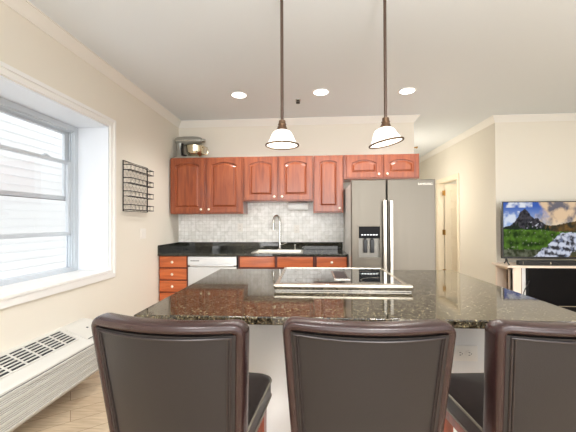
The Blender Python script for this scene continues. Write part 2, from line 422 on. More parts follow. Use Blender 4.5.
b = BM(); slab(b, .06, .9, 2.29, 2.53, 0, .004); cd = obj('control_lid', b, M['ac'], ac, 0)
b = BM(); slab(b, .86, .89, 2.3, 2.52, .003, .006); slab(b, .36, .42, 2.42, 2.435, .003, .006); obj('lid_marks', b, M['ac_dark'], cd, 0)
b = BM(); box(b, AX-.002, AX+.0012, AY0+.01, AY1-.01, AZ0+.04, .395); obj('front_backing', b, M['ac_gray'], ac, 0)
b = BM(); z = AZ0+.042; k = 0
while z < .390:
    main = k % 4 == 0
    box(b, AX, AX+(.010 if main else .005), AY0+.01, AY1-.01, z, z+(.0075 if main else .0072)); z += .0118; k += 1
obj('front_louver', b, M['ac'], ac, 0)

# ------------------------------------------------------------------ spice rack on the left wall
sr = thing('wire_spice_rack', 'dark wire wall rack with four empty trays beside the window', 'rack', (XL, 3.36, 1.42))
ry0, ry1, rz0, rz1 = 3.116, 3.60, 1.42, 1.93
b = BM(); x = XL+.012
tube(b, [(x, ry0, rz0), (x, ry1, rz0), (x, ry1, rz1), (x, ry0, rz1)], .0065, 6, True); obj('outer_frame', b, M['dark_metal'], sr)
b = BM()
n = 7
for s in (-1, 1):
    for k in range(-n, 2*n):
        y0 = ry0 + k*(ry1-ry0)/n; pts = []
        L = rz1-rz0
        a, c = (0, 1)
        ya, yb = y0, y0 + s*L*.9
        t0, t1 = 0, 1
        for lo_, hi_ in ((ry0, ry1),):
            if yb != ya:
                ta, tb = (lo_-ya)/(yb-ya), (hi_-ya)/(yb-ya)
                t0, t1 = max(t0, min(ta, tb)), min(t1, max(ta, tb))
        if t1-t0 > .02:
            tube(b, [(x+.001*s, ya+(yb-ya)*t0, rz0+L*t0), (x+.001*s, ya+(yb-ya)*t1, rz0+L*t1)], .0007, 4)
obj('back_lattice', b, M['dark_metal'], sr)
for zt in (1.432, 1.570, 1.705, 1.838):
    b = BM(); xo = XL+.088
    for zz in (zt, zt+.052):
        tube(b, [(x, ry0+.004, zz), (xo, ry0+.004, zz), (xo, ry1-.004, zz), (x, ry1-.004, zz)], .0045, 6)
    for k in range(7):
        y = ry0+.01+k*(ry1-ry0-.02)/6
        tube(b, [(x, y, zt), (xo, y, zt), (xo, y, zt+.052)], .0025, 5)
    for k in range(3): tube(b, [(x+.02+k*.022, ry0+.004, zt), (x+.02+k*.022, ry1-.004, zt)], .002, 5)
    obj('tray', b, M['dark_metal'], sr)

def plate_x(name, label, y, z, wd, ht):
    t = thing(name, label, 'switch', (XL, y, z)); bb = BM(); box(bb, XL, XL+.006, y-wd/2, y+wd/2, z-ht/2, z+ht/2, .002); obj('plate', bb, M['plastic'], t)
    for s in (-1, 1):
        bb = BM(); box(bb, XL+.005, XL+.010, y+s*wd*.22-.016, y+s*wd*.22+.016, z-.033, z+.033, .002); obj('rocker', bb, M['plastic'], t)
plate_x('light_switch', 'cream double light switch on the wall below the wire rack', 3.52, 1.175, .12, .115)

# ------------------------------------------------------------------ cabinets
def door_loop(x0, x1, z0, z1, rise, y, n=14):
    L = [(x0, y, z0), (x1, y, z0)]
    for k in range(n+1):
        u = k/n; xx = x1 + (x0-x1)*u
        L.append((xx, y, z1 - rise + rise*math.sin(PI*u)**.8 if 0 < u < 1 else z1-rise))
    return L
def cab_door(x0, x1, z0, z1, yf, stile=.065, rise=.04, th=.02):
    bm = BM(); n = 14
    outer = lambda i, y: [(x0+i, y, z0+i), (x1-i, y, z0+i)] + [(x1-i + (x0-x1+2*i)*k/n, y, z1-i) for k in range(n+1)]
    s = stile
    A = lambda i, y: door_loop(x0+s+i, x1-s-i, z0+s+i, z1-s*.8-i, rise, y)
    loft(bm, [outer(0, yf+th), outer(0, yf+.004), outer(.004, yf), A(0, yf), A(.005, yf+.013), A(.015, yf+.014), A(.034, yf+.001), A(.038, yf+.0005)])
    return bm
def knob(x, y, z, parent):
    bm = BM(); lathe(bm, [(.006, 0), (.006, -.012), (.015, -.017), (.017, -.024), (.012, -.031), (.003, -.033)], (x, y, z), 14, 'Y')
    return obj('knob', bm, M['knob'], parent)
YU, UB = 4.185, 4.206
ctop = 2.168
def upper(label, x0, x1, z0, doors, zk=None):
    t = thing('wall_cabinet', label, 'cabinet', ((x0+x1)/2, YW, z0), 'cherry wall cabinets')
    bm = BM(); box(bm, x0, x1, UB, YW, z0, ctop, .002); obj('body', bm, M['cherry'], t)
    for a, c, kx in doors:
        d = obj('door', cab_door(a, c, z0+.014, ctop-.014, YU, rise=.042 if c-a > .4 else .03, stile=.068), M['cherry'], t, 25)
        knob(kx, YU, z0+.058, d)
    return t
upper('tall two-door cherry wall cabinet in the corner beneath the stand mixer', -1.872, -.882, 1.412, [(-1.866, -1.402, -1.44), (-1.368, -.897, -1.333)])
upper('short two-door cherry wall cabinet above the sink', -.878, .044, 1.573, [(-.862, -.425, -.462), (-.40, .034, -.36)])
upper('narrow single-door cherry wall cabinet left of the refrigerator top', .048, .437, 1.418, [(.062, .424, .385)])
upper('low two-door cherry wall cabinet over the refrigerator', .441, 1.402, 1.852, [(.474, .925, .885), (.952, 1.392, .992)])

YD, YBF = 3.885, 3.905
def drawer_front(x0, x1, z0, z1, y, parent, name='drawer', kn=True, mt='cherry_h'):
    bm = BM(); loft(bm, [[(xx, yy, zz) for xx, zz in ((x0+i, z0+i), (x1-i, z0+i), (x1-i, z1-i), (x0+i, z1-i))] for i, yy in ((0, y+.02), (0, y+.006), (.003, y+.002), (.012, y))])
    d = obj(name, bm, M[mt], parent, 25)
    if kn: knob((x0+x1)/2, y, (z0+z1)/2, d)
    return d
def base(label, x0, x1, open_top=False):
    t = thing('base_cabinet', label, 'cabinet', ((x0+x1)/2, YW, 0), 'cherry base cabinets')
    bm = BM()
    if open_top:
        box(bm, x0, x1, YBF, YW-.01, .10, .70, .002); box(bm, x0, x1, YBF, YBF+.02, .70, .884); box(bm, x0, x0+.018, YBF+.02, YW-.01, .70, .884); box(bm, x1-.018, x1, YBF+.02, YW-.01, .70, .884)
    else: box(bm, x0, x1, YBF, YW-.01, .10, .884, .002)
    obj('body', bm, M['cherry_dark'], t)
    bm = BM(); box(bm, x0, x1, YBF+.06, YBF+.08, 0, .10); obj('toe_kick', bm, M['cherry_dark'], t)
    return t
t = base('narrow cherry base cabinet stacked with drawers at the left wall', -1.886, -1.518)
z = .877
for k in range(5): drawer_front(-1.874, -1.530, z-.136, z, YD, t); z -= .151
t = base('wide cherry base cabinet below the sink with two false fronts', -.882, .046, True)
for a, c in ((-.858, -.43), (-.398, .036)):
    drawer_front(a, c, .748, .877, YD, t, 'false_front', False)
    d = obj('door', cab_door(a, c, .12, .725, YD), M['cherry'], t, 25); knob(c-.04 if a < -.5 else a+.04, YD, .68, d)
t = base('cherry base cabinet with a knobbed drawer beside the refrigerator', .05, .45)
drawer_front(.08, .44, .748, .877, YD, t)
d = obj('door', cab_door(.08, .44, .12, .725, YD), M['cherry'], t, 25); knob(.12, YD, .68, d)

# dishwasher
dw = thing('dishwasher', 'bright stainless dishwasher between the drawers and the sink cabinet', 'dishwasher', (-1.2, YW, 0))
b = BM(); box(b, -1.508, -.892, YBF, YW-.02, .02, .882); obj('tub', b, M['black'], dw, 0)
b = BM(); box(b, -1.504, -.896, YD-.015, YBF, .11, .752, .006); obj('door_panel', b, M['steel_light'], dw)
b = BM(); box(b, -1.504, -.896, YD-.018, YBF, .768, .877, .006); cp = obj('control_panel', b, M['steel_light'], dw)
b = BM(); box(b, -1.47, -1.36, YD-.0195, YD-.0175, .822, .830); obj('badge', b, M['ac_dark'], cp, 0)
b = BM()
pts = [(-1.47+.54*k/12, YD-.018-.04*math.sin(PI*k/12)**.5, .770) for k in range(13)]
tube(b, pts, .013, 8); obj('handle', b, M['steel_light'], dw)

# ------------------------------------------------------------------ worktop with a hole for the sink
SX0, SX1, SY0, SY1 = -.735, -.085, 3.955, 4.40
b = BM(); fy = YW-.654; z0, z1 = .884, .914
box(b, XL+.001, SX0+.02, fy, YW-.008, z0, z1, .004); box(b, SX1-.02, .452, fy, YW-.008, z0, z1, .004)
box(b, SX0+.02, SX1-.02, fy, SY0+.02, z0, z1, .004); box(b, SX0+.02, SX1-.02, SY1-.02, YW-.008, z0, z1, .004)
wt = obj('kitchen_worktop', b, M['granite_dark']); tag(wt, 'long black granite worktop along the kitchen wall', 'worktop')
b = BM(); box(b, XL+.001, .452, YW-.028, YW-.008, z1, 1.016, .003)
loft(b, [[(x, y, z) for y, z in ((fy+.004, z1), (fy+.004, 1.004), (fy+.016, 1.016), (YW-.028, 1.016), (YW-.028, z1))] for x in (XL+.001, XL+.021)])
obj('upstand', b, M['granite_dark'], wt)

# sink
sk = thing('kitchen_sink', 'stainless steel drop-in sink set in the black worktop', 'sink', ((SX0+SX1)/2, 4.18, .914))
b = BM()
rect = lambda i, z: [(SX0+i, SY0+i, z), (SX1-i, SY0+i, z), (SX1-i, SY1-i, z), (SX0+i, SY1-i, z)]
loft(b, [rect(0, .9145), rect(.003, .921), rect(.028, .921), rect(.034, .912), rect(.05, .74), rect(.08, .73)], False, True)
obj('basin', b, M['sink'], sk, 40)
b = BM(); lathe(b, [(.04, .731), (.042, .736), (.03, .736), (.02, .732)], ((SX0+SX1)/2, 4.18, 0), 20); obj('drain', b, M['nickel'], sk)
fc = thing('faucet', 'chrome gooseneck faucet behind the sink', 'faucet', (-.415, 4.44, .914))
b = BM(); lathe(b, [(.028, .914), (.028, .925), (.02, .935), (.019, 1.02), (.014, 1.03)], (-.415, 4.44, 0), 18); obj('base', b, M['chrome'], fc)
b = BM()
pts = [(-.415, 4.44, 1.02), (-.415, 4.44, 1.30)]
dv = Vector((-.75, -.66, 0)).normalized()
for k in range(1, 11):
    a = PI*k/10; pts.append(tuple(Vector((-.415, 4.44, 1.30)) + dv*(.055*(1-math.cos(a))) + Vector((0, 0, .085*math.sin(a)))))
e = Vector(pts[-1]); pts.append(tuple(e+Vector((0, 0, -.02)))); tube(b, pts, .016, 10); obj('gooseneck', b, M['chrome'], fc)
b = BM(); tube(b, [e+Vector((0, 0, -.015)), e+Vector((0, 0, -.05)), e+Vector((0, 0, -.10))], .018, 12, r2=.024); obj('spray_head', b, M['chrome'], fc)
b = BM(); tube(b, [(-.40, 4.44, .985), (-.365, 4.43, .99), (-.32, 4.42, 1.01)], .009, 8); obj('lever', b, M['chrome'], fc)
sd = thing('soap_dispenser', 'small chrome soap pump right of the faucet', 'soap dispenser', (-.205, 4.44, .914))
b = BM(); lathe(b, [(.022, .914), (.022, .922), (.012, .928), (.012, .965), (.016, .968), (.016, .985), (.006, .99)], (-.205, 4.44, 0), 14); obj('pump', b, M['chrome'], sd)
b = BM(); tube(b, [(-.205, 4.44, .978), (-.205, 4.40, .985), (-.205, 4.365, .972)], .006, 8); obj('nozzle', b, M['chrome'], sd)

# outlets on the mosaic
def outlet_y(label, x, z, y, wd, ht, horiz=False):
    t = thing('wall_outlet', label, 'outlet', (x, y, z), 'wall outlets'); bm = BM(); box(bm, x-wd/2, x+wd/2, y-.006, y, z-ht/2, z+ht/2, .002); pl = obj('plate', bm, M['plastic'], t)
    for s in (-1, 1):
        dx, dz = (s*.021, 0) if horiz else (0, s*.021)
        bm = BM(); lathe(bm, [(.0165, -.0055), (.0165, -.0085), (.015, -.009)], (x+dx, y, z+dz), 16, 'Y'); sock = obj('socket', bm, M['plastic'], t)
        bm = BM()
        for q in (-1, 1):
            if horiz: box(bm, x+dx-.004, x+dx+.004, y-.0095, y-.0088, z+q*.006-.0014, z+q*.006+.0014)
            else: box(bm, x+dx+q*.006-.0012, x+dx+q*.006+.0012, y-.0095, y-.0088, z+dz-.003, z+dz+.005)
        if horiz: box(bm, x+dx+.007, x+dx+.011, y-.0095, y-.0088, z-.002, z+.002)
        else: box(bm, x+dx-.002, x+dx+.002, y-.0095, y-.0088, z+dz-.011, z+dz-.007)
        obj('slots', bm, M['black'], sock, 0)
outlet_y('white outlet plate on the mosaic left of the faucet', -.99, 1.224, YW-.008, .072, .115)
outlet_y('white outlet plate on the mosaic right of the faucet', -.184, 1.201, YW-.008, .072, .115)

# paper towel roll under the short cabinet
pt = thing('paper_towel_holder', 'white paper towel roll hung under the short wall cabinet', 'paper towel', (-.16, 4.38, 1.573))
b = BM(); lathe(b, [(.02, -.292), (.048, -.292), (.05, -.289), (.05, -.033), (.048, -.03), (.02, -.03)], (0, 4.38, 1.512), 28, 'X'); obj('roll', b, M['paper'], pt)
b = BM(); tube(b, [(-.302, 4.38, 1.512), (-.02, 4.38, 1.512)], .012, 10)
for xx in (-.304, -.026): box(b, xx, xx+.008, 4.36, 4.40, 1.50, 1.573, .002)
obj('bracket', b, M['plastic'], pt)

# ------------------------------------------------------------------ refrigerator
fr = thing('refrigerator', 'stainless side-by-side refrigerator with water dispenser', 'refrigerator', (.91, 4.1, 0))
FX0, FX1, FY, FS = .460, 1.369, 3.593, .846
b = BM(); box(b, FX0+.004, FX1-.004, FY+.085, 4.45, .02, 1.735, .004); obj('body', b, M['fridge_side'], fr)
b = BM(); box(b, FX0+.01, FX1-.01, FY+.065, FY+.085, .04, 1.73); obj('gasket', b, M['black'], fr, 0)
for xx in (FX0+.02, FX1-.10):
    b = BM(); box(b, xx, xx+.08, FY+.03, FY+.16, 1.735, 1.76, .006); obj('hinge_cover', b, M['black'], fr)
DX0, DX1, DZ0, DZ1 = .527, .782, .888, 1.253
b = BM()   # freezer door around the dispenser recess
def fr_box(*a): box(b, *a)
y0, y1 = FY, FY+.065
# door as a bevelled outline with a hole: front ring plus side walls
x0, x1, z0, z1 = FX0, FS-.004, .06, 1.763
o_ = lambda i, y: [(x0+i, y, z0+i), (x1-i, y, z0+i), (x1-i, y, z1-i), (x0+i, y, z1-i)]
h_ = lambda i, y: [(DX0+i, y, DZ0+i), (DX1-i, y, DZ0+i), (DX1-i, y, DZ1-i), (DX0+i, y, DZ1-i)]
loft(b, [o_(0, y1), o_(0, y0+.012), o_(.004, y0+.004), o_(.012, y0), h_(0, y0), h_(0, y0+.05)], True, True)
fd = obj('freezer_door', b, M['steel'], fr, 30)
x0, x1 = FS+.006, FX1
b = BM(); loft(b, [o_(0, y1), o_(0, y0+.012), o_(.004, y0+.004), o_(.012, y0)]); rd = obj('fridge_door', b, M['steel'], fr, 30)
b = BM()   # dispenser trim ring
box(b, DX0-.008, DX0+.012, FY-.006, FY+.01, DZ0-.008, DZ1+.008, .002); box(b, DX1-.012, DX1+.008, FY-.006, FY+.01, DZ0-.008, DZ1+.008, .002)
box(b, DX0+.012, DX1-.012, FY-.006, FY+.01, DZ1-.006, DZ1+.008, .002); box(b, DX0+.012, DX1-.012, FY-.012, FY+.045, DZ0-.008, DZ0+.02, .002)
obj('dispenser_trim', b, M['steel'], fd)
b = BM(); box(b, DX0+.004, DX1-.004, FY+.044, FY+.049, DZ0+.004, 1.12); obj('dispenser_recess', b, M['recess'], fd, 0)
b = BM(); box(b, DX0+.012, DX1-.012, FY-.005, FY+.04, 1.118, DZ1-.006, .004); obj('dispenser_panel', b, M['blackgloss'], fd)
b = BM()
for k in range(6): box(b, DX0+.04+k*.031, DX0+.06+k*.031, FY-.007, FY-.0045, 1.150, 1.160)
obj('dispenser_buttons', b, M['steel_light'], fd, 0)
for xc in (.615, .69):
    b = BM(); box(b, xc-.022, xc+.022, FY+.012, FY+.024, .955, 1.10, .006); tube(b, [(xc, FY+.03, 1.118), (xc, FY+.03, 1.08)], .014, 10); obj('dispenser_paddle', b, M['black'], fd)
for dparent, hx in ((fd, .814), (rd, .884)):
    b = BM(); box(b, hx-.020, hx+.020, FY-.058, FY-.034, .52, 1.534, .008, 3)
    for z in (.56, 1.495): box(b, hx-.012, hx+.012, FY-.036, FY+.002, z-.02, z+.02, .003)
    obj('handle', b, M['nickel'], dparent)
me = text_mesh('SAMSUNG', .034); me.materials.append(M['nickel'])
lt = bpy.data.objects.new('badge_lettering', me); COL.objects.link(lt); lt.parent = rd
lt.location = Vector((1.259, FY-.0008, 1.709)) - root_loc(rd); lt.rotation_euler = (PI/2, 0, 0)

# ------------------------------------------------------------------ stand mixer on the corner cabinet
mx = thing('stand_mixer', 'silver stand mixer with metal bowl on top of the corner cabinet', 'mixer', (-1.62, 4.36, ctop))
my = 4.36; mz = ctop
b = BM(); box(b, -1.77, -1.47, my-.10, my+.10, mz, mz+.03, .012, 3); obj('foot', b, M['mixer'], mx)
b = BM()
loft(b, [[(cx + rx*math.cos(a), my + ry*math.sin(a), mz+z) for a in [2*PI*k/20 for k in range(20)]] for z, cx, rx, ry in ((.02, -1.715, .055, .075), (.08, -1.72, .042, .055), (.15, -1.725, .04, .05), (.20, -1.72, .05, .055))])
obj('column', b, M['mixer'], mx)
b = BM()
loft(b, [[(xx, my + ry*math.cos(a), mz+.238 + rz*math.sin(a)) for a in [2*PI*k/20 for k in range(20)]] for xx, ry, rz in ((-1.785, .02, .02), (-1.775, .045, .04), (-1.74, .06, .05), (-1.66, .066, .055), (-1.56, .066, .055), (-1.50, .058, .048), (-1.46, .048, .036), (-1.45, .03, .02))])
hd = obj('motor_head', b, M['mixer'], mx, 60)
b = BM(); lathe(b, [(.022, 0), (.022, .035), (.016, .04)], (-1.452, my, mz+.236), 16, 'X'); obj('hub_cap', b, M['chrome'], hd)
b = BM(); box(b, -1.76, -1.49, my-.068, my-.060, mz+.222, mz+.232, .003); obj('trim_band', b, M['chrome'], hd)
b = BM(); lathe(b, [(.03, 0), (.03, -.03), (.01, -.04)], (-1.53, my, mz+.19), 16); tube(b, [(-1.53, my, mz+.19), (-1.53, my, mz+.07)], .008); obj('beater_shaft', b, M['black'], mx)
b = BM(); lathe(b, [(.045, .03), (.052, .036), (.086, .056), (.106, .095), (.112, .165), (.116, .168), (.108, .168), (.102, .10), (.06, .05)], (-1.54, my, mz), 28, cap1=True); bw = obj('bowl', b, M['bowl'], mx)
b = BM(); tube(b, [(-1.430, my-.02, mz+.15), (-1.39, my-.02, mz+.145), (-1.372, my-.02, mz+.10), (-1.39, my-.02, mz+.06), (-1.440, my-.02, mz+.065)], .009, 8); obj('bowl_handle', b, M['bowl'], bw)
b = BM(); tube(b, [(-1.675, my-.06, mz+.19), (-1.68, my-.07, mz+.12), (-1.67, my-.075, mz+.05), (-1.62, my-.085, mz+.034)], .014, 8); obj('column_shade', b, M['black'], mx)  # shade on the inner column face, built as a black strip

mx.scale = (1.14, 1.14, 1.12); mx.location.x -= .058

# ------------------------------------------------------------------ island
ib = thing('island_cabinet', 'white painted island cabinet under the granite top', 'island cabinet', (.23, 2.1, 0))
b = BM(); box(b, -.60, 1.06, 1.60, 2.60, 0, .879, .003); obj('panel_body', b, M['island_paint'], ib)
b = BM(); box(b, -.605, 1.065, 1.590, 1.60, 0, .09, .003); obj('base_moulding', b, M['island_paint'], ib)
b = BM(); box(b, -.745, 1.131, 1.308, 2.633, .879, .914, .006, 3)
tag(obj('island_worktop', b, M['granite']), 'big polished brown speckled granite island top', 'worktop')
outlet_y('white horizontal outlet on the island cabinet by the right stool', .736, .669, 1.60, .122, .074, True)

ck = thing('cooktop', 'glass cooktop with raised steel rim set in the granite island', 'cooktop', (.18, 2.1, .914))
CX0, CX1, CY0, CY1 = -.204, .560, 1.795, 2.535
b = BM()
def cr(i, z, yf=0): return [(CX0+i, CY0+i+yf, z), (CX1-i, CY0+i+yf, z), (CX1-i, CY1-i, z), (CX0+i, CY1-i, z)]
loft(b, [cr(.012, .9142), cr(.004, .922), cr(.0, .936), cr(.004, .944), cr(.022, .944), cr(.024, .936)], True, False)
obj('rim', b, M['rimsteel'], ck, 30)
b = BM(); box(b, CX0-.002, CX1+.002, CY0-.008, CY0+.05, .930, .954, .009, 3); obj('raised_lip', b, M['rimsteel'], ck)
b = BM(); box(b, CX0+.006, CX1-.006, CY0+.004, CY0+.045, .9142, .932, .002); obj('rim_foot', b, M['nickel'], ck)
b = BM(); box(b, CX0+.018, CX1-.018, CY0+.044, CY1-.018, .925, .941); gl = obj('glass_top', b, M['glassblack'], ck, 0)
b = BM(); box(b, .150, .250, 2.02, 2.33, .9405, .946, .002); vg = obj('vent_grille', b, M['nickel'], ck)
b = BM(); box(b, .162, .238, 2.035, 2.315, .9455, .9475); obj('vent_slots', b, M['black'], vg, 0)
for (xx, yy, r_) in ((-.02, 2.0, .075), (-.02, 2.3, .10), (.41, 2.0, .10), (.41, 2.3, .075)):
    b = BM(); lathe(b, [(r_, .9408), (r_, .9413), (r_-.004, .9413), (r_-.004, .9408)], (xx, yy, 0), 40, cap0=False, cap1=False); obj('burner_ring', b, M['nickel'], gl)

# ------------------------------------------------------------------ counter stools
def make_stool(cx, label):
    # origin: floor under the middle of the backrest
    R0 = thing('counter_stool', label, 'stool', (0, 0, 0), 'leather stools at the island')
    H = 1.0; hw0 = .236
    def P(x, z, dy=0):     # middle surface of the curved, leaning backrest
        bulge = .045*(1-(x/hw0)**2)
        return Vector((x, -.0 - bulge - (z-.62)*.17 + .16 + dy, z))
    # padded border: inverted U
    path = []; nrm = []
    zt = H-.002; rc = .024
    W = lambda z: .208 + .029*(z-.55)/.45
    hw = W(zt)-.006
    for k in range(9):
        z_ = .55+(zt-rc-.55)*k/8; path.append((-W(z_), z_)); nrm.append((-1, 0))
    for k in range(1, 5):
        a = PI/2*k/5; path.append((-hw-.006+rc-rc*math.cos(a), zt-rc+rc*math.sin(a))); nrm.append((-math.cos(a), math.sin(a)))
    for k in range(17): path.append((-hw-.006+rc+(2*hw+.012-2*rc)*k/16, zt)); nrm.append((0, 1))
    for k in range(1, 5):
        a = PI/2*(1-k/5); path.append((hw+.006-rc+rc*math.cos(a), zt-rc+rc*math.sin(a))); nrm.append((math.cos(a), math.sin(a)))
    for k in range(9):
        z_ = zt-rc-(zt-rc-.55)*k/8; path.append((W(z_), z_)); nrm.append((1, 0))
    loops = []
    for (x, z), (nx, nz) in zip(path, nrm):
        L = []
        for q in range(16):
            a = 2*PI*q/16; c, s = math.cos(a), math.sin(a)
            c = math.copysign(abs(c)**.75, c); s = math.copysign(abs(s)**.75, s)
            a_ = .017 - .001*max(0, nz)
            L.append(P(x, z, s*.037) + Vector((nx*c*a_, 0, nz*c*a_)))
        loops.append(L)
    bm = BM(); loft(bm, loops); bd = obj('backrest_border', bm, M['leather'], R0, 60)
    # padded panel
    bm = BM(); nx_, nz_ = 14, 8; fr_, bk = [], []
    zs = [.55+(H-.02-.55)*j/nz_ for j in range(nz_+1)]
    for dy, store in ((-.031, bk), (.033, fr_)):
        for z in zs: store.append([bm.verts.new(P((W(z)-.006)*(2*i/nx_-1), z, dy)) for i in range(nx_+1)])
    for j in range(nz_):
        for i in range(nx_):
            bm.faces.new([bk[j][i], bk[j][i+1], bk[j+1][i+1], bk[j+1][i]]); bm.faces.new([fr_[j][i], fr_[j+1][i], fr_[j+1][i+1], fr_[j][i+1]])
    for j in range(nz_):
        for i in (0, nx_): bm.faces.new([bk[j][i], fr_[j][i], fr_[j+1][i], bk[j+1][i]])
    for i in range(nx_):
        for j in (0, nz_): bm.faces.new([bk[j][i], bk[j][i+1], fr_[j][i+1], fr_[j][i]])
    obj('backrest_panel', bm, M['leather_panel'], R0, 60)
    zi = H-.027
    for dx_, rr_ in ((.021, .0034), (.029, .0022)):
        bm = BM(); q = []
        for k in range(9): z_ = .55+(zi-.55)*k/8; q.append(P(-W(z_)+dx_, z_, -.033))
        if dx_ < .025:
            for k in range(1, 16): q.append(P((W(zi)-dx_)*(2*k/16-1), zi - .004*math.sin(PI*k/16), -.034))
            for k in range(9): z_ = zi-(zi-.55)*k/8; q.append(P(W(z_)-dx_, z_, -.033))
            tube(bm, q, rr_, 6)
        else:
            tube(bm, q, rr_, 6); obj('seam', bm, M['welt'], R0); bm = BM()
            tube(bm, [P(W(z_)-dx_, z_, -.033) for z_ in [.55+(zi-.55)*k/8 for k in range(9)]], rr_, 6)
        obj('piping' if dx_ < .025 else 'seam', bm, M['welt'], R0)
    # seat cushion
    bm = BM(); L = []; sy0 = .135
    def sq(w2, y0, y1, z, rr):
        pts = []
        for (ccx, ccy, a0) in ((w2-rr, y1-rr, 0), (-w2+rr, y1-rr, PI/2), (-w2+rr, y0+rr, PI), (w2-rr, y0+rr, 3*PI/2)):
            for k in range(7):
                a = a0+PI/2*k/6; pts.append((ccx+rr*math.cos(a), ccy+rr*math.sin(a), z))
        return pts
    for i, z in ((.012, .565), (.0, .572), (.0, .635), (.008, .650), (.03, .660), (.09, .668), (.16, .671)):
        L.append(sq(.224-i, sy0+i, .545-i, z, max(.05-i*.3, .02)))
    loft(bm, L); st = obj('seat', bm, M['leather_seat'], R0, 50)
    bm = BM(); tube(bm, sq(.225, sy0-.001, .546, .638, .05), .0045, 6, True); tube(bm, sq(.225, sy0-.001, .546, .576, .05), .0035, 6, True); obj('seat_piping', bm, M['welt_light'], st)
    bm = BM(); box(bm, -.205, .205, .10, .51, .51, .566, .004); obj('apron', bm, M['legwood'], R0)
    for sx in (-1, 1):
        for y0, y1 in ((.49, .50), (.11, .05)):
            bm = BM(); loft(bm, [[(sx*(x-.012) + dx*s_, y + dy*s_, z) for dx, dy in ((-1, -1), (1, -1), (1, 1), (-1, 1))] for x, y, z, s_ in ((.20, y1, 0, .015), (.196, y0, .30, .018), (.195, y0, .565, .021))]); obj('leg', bm, M['legwood'], R0, 30)
    bm = BM(); box(bm, -.19, .19, .485, .505, .20, .235, .003); obj('foot_rail', bm, M['legwood'], R0)
    for sx in (-1, 1):
        bm = BM(); box(bm, sx*.196-.01, sx*.196+.01, .10, .485, .26, .29, .003); obj('stretcher', bm, M['legwood'], R0)
    return R0
SY = .895
s0 = make_stool(0, 'dark brown leather stool at the left corner of the island')
s0.location = (-.445, SY-.03, 0); s0.rotation_euler = (0, 0, math.radians(-6.5))
dup(s0, (.168, SY-.015, 0), 'dark brown leather stool before the middle of the island, facing the cooktop', 0)
dup(s0, (.785, SY+.01, 0), 'dark brown leather stool nearest the television, by the island outlet', math.radians(5))

# ------------------------------------------------------------------ pendants
def pendant(x, y, label, tilt):
    t = thing('pendant_lamp', label, 'pendant lamp', (x, y, HC), 'pendant lamps over the island')
    bm = BM(); lathe(bm, [(.062, HC), (.062, HC-.012), (.045, HC-.026), (.012, HC-.032)], (x, y, 0), 24); obj('canopy', bm, M['bronze'], t)
    bm = BM(); tube(bm, [(x, y, HC-.02), (x, y, 1.912)], .0095, 10); obj('rod', bm, M['bronze_dark'], t)
    R = Matrix.Rotation(tilt, 3, 'Y'); piv = Vector((x, y, 1.905)) + R @ Vector((0, 0, .07)) - Vector((0, 0, .07)) + Vector((tilt*.05, 0, 0))
    bm = BM(); lathe(bm, [(.010, .02), (.020, .016), (.022, .0), (.026, -.006), (.024, -.014), (.032, -.034), (.036, -.042), (.034, -.046)], (x, y, 1.905), 24); cap = obj('cap', bm, M['bronze'], t)
    prof = [(.034, -.044), (.048, -.051), (.060, -.064), (.069, -.083), (.077, -.103), (.087, -.121), (.098, -.134)]
    bm = BM(); lathe(bm, prof + [(r-.004, h) for r, h in prof[::-1]], piv, 40, mtx=R, cap0=False, cap1=False); sh = obj('shade', bm, M['shade'], t)
    bm = BM(); ring = [piv + R @ Vector((.099*math.cos(2*PI*k/40), .099*math.sin(2*PI*k/40), -.135)) for k in range(40)]; tube(bm, ring, .0058, 8, True); obj('shade_rim', bm, M['bronze'], sh)
    bm = BM(); lathe(bm, [(.012, -.05), (.014, -.06), (.026, -.078), (.028, -.095), (.020, -.112), (.006, -.118)], piv, 20, mtx=R); obj('bulb', bm, M['bulb'], t)
pendant(-.166, 1.95, 'left pendant lamp with white glass bell over the island', 0)
pendant(.455, 1.95, 'right pendant lamp, its white glass bell hanging tilted', -math.radians(11))

# ------------------------------------------------------------------ recessed lights and sprinklers
for x, y, lb in ((-.799, 3.60, 'recessed round ceiling light nearest the window'), (.131, 3.59, 'recessed round ceiling light between the two pendant rods'), (1.084, 3.63, 'recessed round ceiling light right of both pendant rods')):
    t = thing('recessed_light', lb, 'ceiling light', (x, y, HC), 'recessed ceiling lights')
    bm = BM(); lathe(bm, [(.098, HC), (.098, HC-.004), (.088, HC-.008), (.078, HC-.004), (.078, HC)], (x, y, 0), 36, cap0=False, cap1=False); obj('trim_ring', bm, M['trim'], t)
    bm = BM(); lathe(bm, [(.079, HC-.001), (.079, HC-.0045), (.03, HC-.006)], (x, y, 0), 36); obj('lens', bm, M['downlight'], t)
    lamp('down_spot', 'SPOT', (x, y, HC-.02), 50, (1, .98, .95), spot_size=math.radians(140), spot_blend=.6, shadow_soft_size=.07)
t = thing('ceiling_sprinkler', 'small dark sprinkler head hanging from the ceiling behind the left pendant', 'sprinkler', (-.134, 3.80, HC))
b = BM(); lathe(b, [(.032, HC), (.030, HC-.006), (.014, HC-.01)], (-.134, 3.80, 0), 18); obj('escutcheon', b, M['nickel'], t)
b = BM(); lathe(b, [(.009, HC-.008), (.009, HC-.026), (.012, HC-.028), (.004, HC-.034)], (-.134, 3.80, 0), 12)
for s_ in (-1, 1): tube(b, [(-.134+s_*.008, 3.80, HC-.01), (-.134+s_*.024, 3.80, HC-.02), (-.134+s_*.006, 3.80, HC-.036)], .005, 6)
lathe(b, [(.026, HC-.036), (.026, HC-.040), (.003, HC-.041)], (-.134, 3.80, 0), 12); obj('deflector', b, M['dark_metal'], t)
t = thing('wall_sprinkler', 'small sidewall sprinkler at the end of the kitchen wall above the refrigerator', 'sprinkler', (XE, YW+.06, 2.33))
b = BM(); lathe(b, [(.03, 0), (.028, .008), (.012, .012)], (XE, YW+.05, 2.33), 16, 'X'); obj('escutcheon', b, M['trim'], t)
